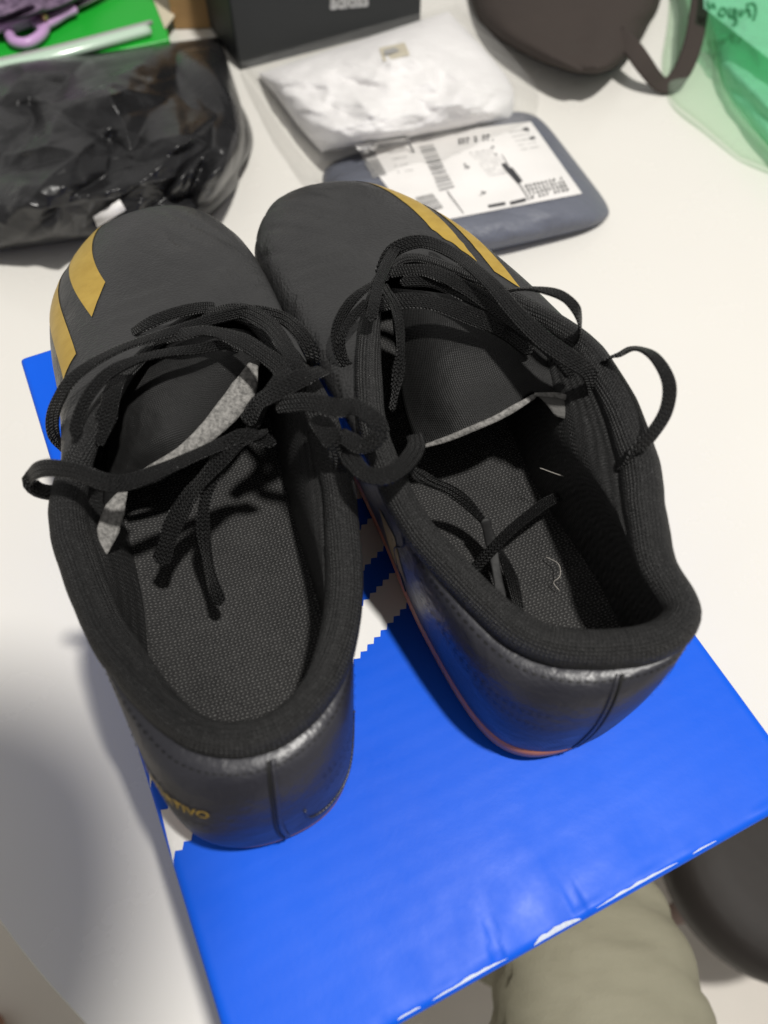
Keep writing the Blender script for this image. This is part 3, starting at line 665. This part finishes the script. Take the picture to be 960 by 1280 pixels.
for B in (BL, BR):
    V, Fc = text_mesh('DEPORTIVO', 1.0, .02); x0, x1 = V[:, 0].min(), V[:, 0].max()
    W = []
    for v in V:
        f = (v[0] - x0) / (x1 - x0); f = f if B.side < 0 else 1 - f
        W.append(B.at(19.0 - 11 * f, 21.3 + 1.0 * f + v[1] * 3.6, .0005))
    mesh_obj('lettering', W, Fc, MAT['gold'], B.t, smooth=False)

# ------------------------------------------------------------------ things behind the boots
from mathutils.bvhtree import BVHTree
def cast(objs):
    trees = []
    for o in objs:
        mw = (o.parent.matrix_basis if o.parent else Matrix.Identity(4))
        trees.append(BVHTree.FromPolygons([mw @ v.co for v in o.data.vertices], [tuple(p.vertices) for p in o.data.polygons]))
    def f(px, py, off=.0006, fb=None):
        x = (px - 480) / F_PX; y = -(py - 640) / F_PX; d = Vector(FWD + x * RT + y * UP).normalized(); best = None
        for t in trees:
            h = t.ray_cast(Vector(CAM), d)
            if h[0] is not None and (best is None or h[3] < best[1]): best = (h[0], h[3], h[1])
        if best is None:
            return None if fb is None else P(px, py, fb + off)
        nn = best[2] if best[2].dot(d) < 0 else -best[2]
        return np.array(best[0] + nn * off)
    return f
def lump(name, left, right, zf, mat, parent=None, nu=60, nv=60):
    """soft thing: rows between two edge curves given where its rim meets the table; zf(s,t) is its height"""
    A = crom(left, nu); Bc = crom(right, nu); G = np.zeros((nu, nv, 3))
    for i in range(nu):
        for j in range(nv):
            s, t = i / (nu - 1), j / (nv - 1); q = A[i] * (1 - t) + Bc[i] * t
            G[i, j] = P(q[0], q[1], zf(s, t))
    return grid(name, G, mat, parent)
def env(s, t, k=.35): 
    e = max(0, 1 - abs(2 * s - 1) ** 3.0) * max(0, 1 - abs(2 * t - 1) ** 3.0)
    return e ** k
# black polythene bag
def crumple(x, y, seed, n=7, per=.9):
    """sum of sharp triangle folds: flat facets meeting in creases"""
    rr = random.Random(seed); h = 0
    wx, wy = x + .12 * mnoise.noise(Vector((x * 2, y * 2, seed))), y + .12 * mnoise.noise(Vector((x * 2, y * 2, seed + 9)))
    for k in range(n):
        a = rr.uniform(0, math.pi); p = per * rr.uniform(.45, 1.3); f = (wx * math.cos(a) + wy * math.sin(a)) / p + rr.random()
        h += (abs((f % 1) * 2 - 1) - .5) * p * rr.uniform(.5, 1.2)
    return h / n * 2
def facet(x, y, seed):
    """random heights on a warped triangle net: flat facets, sharp creases"""
    x += .35 * mnoise.noise(Vector((x * .7, y * .7, seed))); y += .35 * mnoise.noise(Vector((x * .7, y * .7, seed + 7)))
    i, j = math.floor(x), math.floor(y); fx, fy = x - i, y - j
    hv = lambda a, b: random.Random(a * 7919 + b * 104729 + seed * 31).random()
    h00, h10, h01, h11 = hv(i, j), hv(i + 1, j), hv(i, j + 1), hv(i + 1, j + 1)
    if hv(i + 1000, j + 500) > .5:
        return h00 + (h10 - h00) * fx + (h01 - h00) * fy if fx + fy < 1 else h11 + (h01 - h11) * (1 - fx) + (h10 - h11) * (1 - fy)
    fx2 = 1 - fx
    return h10 + (h00 - h10) * fx2 + (h11 - h10) * fy if fx2 + fy < 1 else h01 + (h11 - h01) * (1 - fx2) + (h00 - h01) * (1 - fy)
def zbag(s, t):
    return .002 + env(s, t, .42) * (.016 + .050 * facet(s * 3.6, t * 5.0, 3) + .016 * facet(s * 8 + t * 3, t * 9, 5) + .004 * facet(s * 18, t * 22, 6))
t = thing('polythene_bag', 'crumpled shiny black plastic bag lying behind the left boot', 'plastic bag', tuple(P(120, 190, 0)))
lump('bag_film', [(-90, 88), (-85, 110), (-82, 140), (-80, 170), (-80, 200), (-80, 240), (-70, 280), (-60, 322)], [(272, 46), (281, 82), (289, 108), (310, 148), (316, 182), (300, 214), (294, 236), (258, 278)], zbag, MAT['poly'], t, 130, 150)
lump('bag_neck', [(200, 60), (208, 130), (205, 200), (190, 262)], [(276, 50), (306, 150), (303, 200), (262, 262)], lambda s, t_: .004 + env(s, t_, .5) * (.030 + .04 * facet(s * 3, t_ * 2, 14) + .01 * facet(s * 7, t_ * 5, 15)), MAT['poly'], t, 40, 40)
cb = cast([o for o in bpy.data.objects if o.name in ('bag_film', 'bag_neck')])
q = [cb(115, 268, .002), cb(150, 250, .002), cb(158, 262, .002), cb(122, 283, .002)]
m = mesh_obj('white_tag', q, [(0, 1, 2, 3)], MAT['paper'], t); m.modifiers.new('t', 'SOLIDIFY').thickness = .0004
# slate mailer
C4 = np.array([(395, 205), (664, 130), (778, 278), (440, 352)], float)
def mail_px(s, t): return (C4[0] * (1 - t) + C4[1] * t) * (1 - s) + (C4[3] * (1 - t) + C4[2] * t) * s
def zmail(s, t):
    e = max(0, 1 - abs(2 * s - 1) ** 5) * max(0, 1 - abs(2 * t - 1) ** 7)
    return .0015 + .029 * e ** .7 + .0035 * fbm((s * 3, t * 4, 9), 3) * e + .003 * (facet(s * 3, t * 4, 51) - .5) * e
def mailer_grid(n=60):
    G = np.zeros((n, n, 3))
    for i in range(n):
        for j in range(n):
            s, t_ = i / (n - 1), j / (n - 1)
            # rounded corners
            a, b = 2 * s - 1, 2 * t_ - 1; k = 1 - .10 * (abs(a * b)) ** 6
            q = mail_px(.5 + .5 * a * k, .5 + .5 * b * k); G[i, j] = P(q[0], q[1], zmail(s, t_))
    return G
t = thing('parcel_pouch', 'slate blue padded mailing pouch with a white shipping label behind the right boot', 'parcel', tuple(P(600, 230, 0)))
mg = grid('pouch', mailer_grid(), MAT['slate'], t)
cm = cast([mg])
LB = np.array([(443, 181), (663, 153), (727, 243), (520, 283)], float)
def lb(a, b, off):
    q = (LB[0] * (1 - a) + LB[1] * a) * (1 - b) + (LB[3] * (1 - a) + LB[2] * a) * b
    return cm(q[0], q[1], off, .030)
G = np.array([[lb(i / 24, j / 16, .0008) for j in range(17)] for i in range(25)])
lab = grid('shipping_label', G, MAT['paper'], t)
def zq(pts, n=2):        # photograph position (of the enlarged view) -> on the label
    return [cm(440 + x / 3, 140 + y / 3, .0012, .030) for x, y in pts]
def quads(name, Q, mat):
    V, Fc = [], []
    for q in Q:
        w = zq(q)
        if any(p is None for p in w): continue
        i = len(V); V += w; Fc.append((i, i + 1, i + 2, i + 3))
    o = mesh_obj(name, V, Fc, MAT[mat], lab, smooth=False); o.matrix_parent_inverse = Matrix.Identity(4); o.data.transform(t.matrix_basis.inverted())
    o['kind'] = 'stuff'; return o
def bars(l0, l1, r0, r1, n, seed):
    rr = random.Random(seed); Q = []; f = 0.0
    while f < .98:
        w = rr.choice((.012, .02, .03, .045)) * 18 / n; g = min(1, f + w)
        I = lambda a, b, k: (a[0] + (b[0] - a[0]) * k, a[1] + (b[1] - a[1]) * k)
        Q.append([I(l0, l1, f), I(r0, r1, f), I(r0, r1, g), I(l0, l1, g)]); f = g + rr.choice((.012, .02, .035)) * 18 / n
    return Q
quads('barcode', bars((252, 135), (328, 300), (305, 126), (385, 286), 18, 3), 'ink2')
quads('barcode', bars((20, 142), (80, 255), (72, 132), (132, 240), 18, 5), 'ink2')
quads('barcode', bars((235, 325), (278, 385), (302, 310), (345, 366), 12, 6), 'ink2')
quads('printed_bar', [[(508, 354), (573, 342), (577, 352), (512, 364)], [(590, 342), (650, 327), (655, 338), (595, 353)], [(638, 66), (656, 62), (686, 104), (668, 108)],
                      [(558, 198), (572, 195), (634, 268), (622, 274)], [(588, 214), (600, 212), (640, 264), (632, 268)]], 'ink')
quads('ruled_line', [[(524, 108), (527, 107), (667, 335), (664, 336)], [(200, 100), (206, 99), (236, 156), (229, 158)], [(355, 300), (358, 299), (420, 385), (417, 386)]], 'ink')
rr = random.Random(11); Q = []
def glyphs(x0, y0, dx, dy, n, w, h, seed):
    rr = random.Random(seed)
    for k in range(n):
        if rr.random() < .1: continue
        cx, cy = x0 + dx * k, y0 + dy * k
        for r in range(2 if h > 9 else 1):
            b = cy + r * h * .55; ww = w * rr.uniform(.45, .95); hh = h * (.38 if h > 9 else .6)
            Q.append([(cx, b), (cx + ww, b - ww * .19), (cx + ww + hh * .45, b + hh - ww * .19), (cx + hh * .45, b + hh)])
glyphs(398, 106, 15, -2.2, 8, 11, 22, 1); glyphs(520, 135, 4, 9, 4, 12, 8, 2)
for r in range(4): glyphs(648 + r * 7, 278 + r * 14, 14.5, -3.2, 10, 11, 11, 20 + r)
glyphs(408, 200, 11, -2, 2, 9, 10, 31)
quads('printed_text', Q, 'ink'); Q = []
for r in range(9): glyphs(440 + r * 9, 158 + r * 9 + r * 1.5, 11, -2, 8, 9, 5, 40 + r)
for r in range(5): glyphs(590 + r * 11, 80 + r * 16, 11, -2, 6, 9, 5, 60 + r)
for r in range(5): glyphs(130 + r * 10, 130 + r * 25, 10, -1.6, 6, 8, 5, 80 + r)
quads('printed_text', Q, 'ink2')
for ch, (cx, cy), sz in (('A', (478, 312), 34), ('B', (422, 214), 26)):
    V, Fc = text_mesh(ch, 1.0, .01)
    W = zq([(cx + sz * (v[1] * .95 + v[0] * .25), cy + sz * (-v[1] * .18 - v[0] * .75 + .2)) for v in V])
    o = mesh_obj('letter', W, Fc, MAT['ink'], lab, smooth=False); o.matrix_parent_inverse = Matrix.Identity(4); o.data.transform(t.matrix_basis.inverted())
# white tissue bundle in a clear bag
def ztis(s, t_):
    return .006 + env(s, t_, .5) * (.034 + .022 * facet(s * 3.5, t_ * 6, 33) + .008 * facet(s * 8, t_ * 12, 34) + .003 * fbm((s * 6, t_ * 8, 2), 3))
tis = lump('tissue_bundle', [(322, 92), (345, 120), (375, 160), (402, 190)], [(560, 14), (606, 62), (640, 108), (640, 152)], ztis, MAT['tissue'], None, 70, 90)
tag(tis, 'crumpled white tissue paper bundle inside the clear bag', 'tissue paper')
t = thing('clear_bag', 'clear crinkled plastic bag around white tissue, touching the slate pouch', 'plastic bag', tuple(P(500, 100, 0)))
def zfilm(s, t_): return .005 + env(s, t_, .4) * (.048 + .018 * facet(s * 4, t_ * 6, 12) + .010 * facet(s * 10, t_ * 13, 13) + .004 * facet(s * 20, t_ * 26, 18))
fm = lump('bag_film', [(298, 78), (330, 122), (372, 182), (396, 205)], [(572, 2), (624, 50), (672, 112), (668, 152)], zfilm, MAT['film'], t, 110, 140)
cf = cast([tis])
q = [cf(474, 62, .001), cf(506, 55, .001), cf(512, 70, .001), cf(480, 78, .001)]
o = mesh_obj('sticker', q, [(0, 1, 2, 3)], MAT['cream'], t, smooth=False); o.modifiers.new('t', 'SOLIDIFY').thickness = .0002
q = [cf(480, 65, .0016), cf(501, 60, .0016), cf(503, 66, .0016), cf(482, 71, .0016)]
o = mesh_obj('sticker_print', q, [(0, 1, 2, 3)], MAT['ink2'], t, smooth=False)
# black carton with silver lettering
a = P(300, 88, 0.0005); b = P(526, 30, 0.0005); ex = b - a; wd = np.linalg.norm(ex); ex /= wd; ey = np.array([-ex[1], ex[0], 0])
rot = math.atan2(ex[1], ex[0])
t = thing('black_carton', 'black carton with silver lettering standing behind the clear bag', 'box', tuple(a), rz=rot)
V, Fc = box_geo(0, wd, 0, .14, 0, .16)
o = mesh_obj('carton', [a + ex * v[0] + ey * v[1] + np.array([0, 0, v[2]]) for v in V], Fc, MAT['card'], t, smooth=False); bevel(o, .002)
cc = cast([o]); V, Fc = text_mesh('adidas', 1.0, .03); x1 = V[:, 0].max()
W = [cc(412 + (v[0] / x1) * 48 + 2.0 * v[1], 11 - 3.5 * (v[0] / x1) * 1.2 - v[1] * 26, .001, .12) for v in V]
o = mesh_obj('lettering', W, Fc, MAT['silver'], t, smooth=False); o.modifiers.new('t', 'SOLIDIFY').thickness = .0008
# brown fabric pouch with a strap
t = thing('fabric_pouch', 'dark brown soft fabric pouch with a strap at the back of the table', 'pouch', tuple(P(705, 20, 0)))
def zp(s, t_): return .002 + .036 * (max(0, 1 - abs(2 * t_ - 1) ** 4) * max(0, 1 - max(0, 2 * s - 1) ** 4)) ** .5 + .003 * fbm((s * 3, t_ * 3, 5), 2) * env(s, t_)
lump('pouch_body', [(570, -190), (574, -100), (586, -10), (606, 34), (655, 68), (705, 88), (738, 93)], [(850, -190), (845, -100), (826, 0), (812, 30), (794, 62), (770, 84), (745, 93)], zp, MAT['brown'], t, 50, 50)
strip('strap', [P(770, 40, .03), P(790, 60, .03), P(806, 82, .022), P(824, 104, .008), P(838, 106, .006), P(852, 90, .012), P(864, 62, .022), P(872, 25, .032), P(875, -20, .036), P(860, -70, .036)], .017, .003, MAT['brown'], t, n=60)
# mint green film bag
t = thing('green_bag', 'translucent mint green plastic bag with dark script at the right edge', 'plastic bag', tuple(P(930, 60, 0)))
def zg(s, t_): return .004 + env(s, t_, .5) * (.012 + .026 * facet(s * 4, t_ * 3.4, 41) + .006 * facet(s * 9, t_ * 8, 42))
lump('bag_front', [(882, -60), (880, 14), (893, 60), (904, 108), (930, 150), (985, 205)], [(1100, -60), (1090, 14), (1090, 80), (1090, 140), (1090, 200), (1090, 260)], zg, MAT['greenfilm'], t, 50, 50)
g2 = lump('bag_back', [(876, -90), (878, -30), (880, 10)], [(1100, -90), (1040, 30), (1000, 104)], lambda s, t_: .042 + .006 * ridged((s * 2, t_ * 3, 3)), MAT['greenfilm'], t, 30, 40)
g3 = cast([g2])
for k, stroke in enumerate(([(884, 4), (886, 12), (890, 6), (893, 12)], [(897, 18), (903, 22), (907, 14), (901, 12), (898, 18)], [(912, 12), (911, 20), (917, 24), (921, 16), (916, 13), (921, 30), (916, 33)],
                            [(926, 14), (925, 22), (930, 16), (935, 12), (937, 22)], [(933, 8), (941, 6), (944, 14), (941, 26)])):
    pts = [g3(x, y, .0012) for x, y in stroke]; pts = [p for p in pts if p is not None]
    if len(pts) > 2: tube('script_stroke', pts, .0011, MAT['greenink'], t, 20, 6)
o = lump('clear_sheet', [(838, -60), (836, 20), (828, 80), (838, 122), (880, 158), (925, 196)], [(1000, -60), (1010, 20), (1020, 80), (1040, 140), (1060, 200), (1080, 260)], lambda s, t_: .003 + env(s, t_, .4) * (.007 + .004 * ridged((s * 3, t_ * 3, 1))), MAT['palefilm'], None, 40, 40)
tag(o, 'flat pale see-through plastic sheet under the mint green bag', 'plastic sheet')
# green folder, scissors, purple cloth, paper, cardboard
t = thing('green_folder', 'bright green folder at the back left under the pink scissors', 'folder', tuple(P(80, 30, 0)))
def slab(name, px4, z, th, mat, parent):
    top = [P(x, y, z) for x, y in px4]; V = [np.array([p[0], p[1], z - th]) for p in top] + top
    o = mesh_obj(name, V, [(3, 2, 1, 0), (4, 5, 6, 7), (0, 1, 5, 4), (1, 2, 6, 5), (2, 3, 7, 6), (3, 0, 4, 7)], MAT[mat], parent, smooth=False); return bevel(o, .0015)
slab('cover', [(-120, 118), (212, 49), (178, -80), (-140, -60)], .014, .0135, 'green', t)
strip('clear_spine', [P(-60, 97, .019), P(60, 70, .0195), P(186, 36, .019)], .016, .008, MAT['spine'], t, nrm=(0, 0, 1), n=30)
strip('spine_rim', [P(-60, 88, .022), P(60, 62, .0225), P(190, 28, .022)], .004, .004, MAT['ink2'], t, nrm=(0, 0, 1), n=30)
t = thing('scissors', 'pink handled scissors lying on the green folder', 'scissors', tuple(P(50, 30, .02)))
zs = .021
tube('handle', [P(12, 44, zs), P(18, 52, zs), P(34, 54, zs), P(50, 45, zs), P(56, 33, zs), P(46, 26, zs), P(28, 30, zs), P(15, 36, zs), P(12, 43, zs)], .0050, MAT['pink'], t, 50, 10)
strip('handle_arm', [P(44, 34, zs + .001), P(62, 26, zs + .001), P(78, 16, zs + .001), P(92, 10, zs + .001)], .016, .008, MAT['pink'], t, nrm=(0, 0, 1), n=20)
strip('handle_arm', [P(-40, 56, zs + .004), P(-10, 38, zs + .005), P(25, 24, zs + .005), P(60, 10, zs + .005), P(78, 4, zs + .005)], .012, .007, MAT['pink'], t, nrm=(0, 0, 1), n=24)
tube('rivet', [P(56, 21, zs + .003), P(56, 21, zs + .0085), P(56, 21, zs + .010)], [.004, .004, .002], MAT['brass'], t, 6, 12)
strip('blade', [P(85, 12, zs), P(115, -2, zs), P(150, -22, zs), P(185, -45, zs)], .011, .0015, MAT['steel'], t, nrm=(0, 0, 1), wprof=[1, 1, .8, .1], n=24)
o = lump('purple_cloth', [(-90, -90), (-80, -30), (-70, 20), (-60, 44)], [(150, -90), (130, -40), (104, -2), (30, 26)], lambda s, t_: .016 + env(s, t_, .5) * (.020 + .010 * ridged((s * 4, t_ * 4, 6))), MAT['purple'], None, 40, 40)
tag(o, 'crumpled mottled purple cloth behind the pink scissors', 'cloth')
o = slab('paper_tab', [(184, -20), (206, -18), (218, 20), (206, 36)], .0155, .0008, 'cream', None); tag(o, 'small cream paper tab at the corner of the green folder', 'paper')
a = P(218, 37, 0.0005); b = P(268, 36, 0.0005); ex = b - a; wd = np.linalg.norm(ex); ex /= wd; ey = np.array([-ex[1], ex[0], 0])
V, Fc = box_geo(0, wd * 2.2, .0, .12, 0, .12)
t = thing('cardboard_box', 'plain brown cardboard box beside the green folder', 'box', tuple(a))
o = mesh_obj('carton', [a + ex * v[0] + ey * v[1] + np.array([0, 0, v[2]]) for v in V], Fc, MAT['kraft'], t, smooth=False); bevel(o, .0015)

# ------------------------------------------------------------------ person and stool below the table
def skin_mesh(name, verts, edges, rads, mat, parent, lv=2):
    me = bpy.data.meshes.new(name); me.from_pydata([tuple(v) for v in verts], edges, [])
    o = bpy.data.objects.new(name, me); COL.objects.link(o); o.parent = parent
    me.transform(parent.matrix_basis.inverted())
    o.modifiers.new('skin', 'SKIN')
    for i, r in enumerate(rads):
        me.skin_vertices[0].data[i].radius = (r, r) if np.ndim(r) == 0 else r
    me.skin_vertices[0].data[0].use_root = True
    m = o.modifiers.new('sub', 'SUBSURF'); m.levels = m.render_levels = lv
    dg = bpy.context.evaluated_depsgraph_get(); m2 = bpy.data.meshes.new_from_object(o.evaluated_get(dg)); o.modifiers.clear()
    o.data = m2; m2.name = name; m2.materials.clear(); m2.materials.append(mat)
    m2.polygons.foreach_set('use_smooth', [True] * len(m2.polygons))
    return o
def build_person():
    t = thing('person', 'seated person in khaki trousers, one knee showing below the box', 'person', (-.14, -.45, -.72))
    V = [(-.10, -.56, -.20), (-.09, -.53, .05), (-.06, -.46, .32), (-.03, -.36, .55), (-.01, -.24, .68), (.01, -.12, .80), (.056, -.015, .88), (.058, .02, .95),
         (.15, -.36, .53), (.24, -.46, .30), (.22, -.36, .06), (-.21, -.36, .53), (-.32, -.46, .30), (-.30, -.36, .06)]
    Ed = [(0, 1), (1, 2), (2, 3), (3, 4), (4, 5), (5, 6), (6, 7), (3, 8), (8, 9), (9, 10), (3, 11), (11, 12), (12, 13)]
    Rr = [(.17, .12), (.15, .11), (.16, .11), (.13, .09), .055, .075, .088, .07, .065, .05, .045, .065, .05, .045]
    skin_mesh('body', V, Ed, Rr, MAT['shirt'], t)
    for sgn, knee, foot in ((1, (.146, .062, -.215), (.115, .09, -.64)), (-1, (-.58, -.14, -.21), (-.475, -.155, -.64))):
        hx = (.0 + .11 * sgn, -.50, -.23)
        mid = tuple(hx[i] * .5 + knee[i] * .5 for i in range(3)); m2 = tuple(hx[i] * .22 + knee[i] * .78 for i in range(3))
        shin = (knee[0] * .5 + foot[0] * .5, knee[1] * .6 + foot[1] * .4 - .01, -.43)
        o = skin_mesh('trouser_leg', [hx, mid, m2, knee, shin, foot], [(0, 1), (1, 2), (2, 3), (3, 4), (4, 5)], [.10, .098, .088, .068, .062, .058], MAT['khaki'], t, 4)
        # cloth folds across the thigh and knee
        for v in o.data.vertices:
            w = v.co + Vector((-.14, -.45, -.72)); nn = v.normal
            a = w.y * 1.0 + w.x * .55 + .03 * mnoise.noise(w * 9)
            v.co += nn * (.0055 * (abs(math.sin(a * math.pi / .030 + 1.5 * mnoise.noise(w * 5))) ** .7 - .6) + .003 * mnoise.noise(w * 9))
        sh = skin_mesh('foot', [(foot[0], foot[1], -.68), (foot[0], foot[1] + .07, -.695), (foot[0], foot[1] + .16, -.70)], [(0, 1), (1, 2)], [.035, .035, .022], MAT['skin'], t)
build_person()
def build_stool():
    t = thing('stool', 'dark padded round stool on the floor beside the khaki knee', 'stool', (.40, .15, -.72))
    prof = [(0, -.002), (.07, 0), (.105, -.004), (.118, -.014), (.123, -.035), (.120, -.07), (.110, -.082), (0, -.083)]
    c = P(992, 1062, -.45); n = 48
    G = np.array([[(c[0] + r * math.cos(a), c[1] + r * math.sin(a), -.44 + z) for r, z in prof] for a in np.linspace(0, 2 * math.pi, n, endpoint=False)])
    grid('seat', G, MAT['vinyl'], t, cu=True)
    for k in range(4):
        a = k * math.pi / 2 + .5; x, y = math.cos(a), math.sin(a)
        tube('leg', [(c[0] + .08 * x, c[1] + .08 * y, -.52), (c[0] + .09 * x, c[1] + .09 * y, -.62), (c[0] + .095 * x, c[1] + .095 * y, -.718)], [.013, .012, .010], MAT['wood'], t, 10, 10)
build_stool()
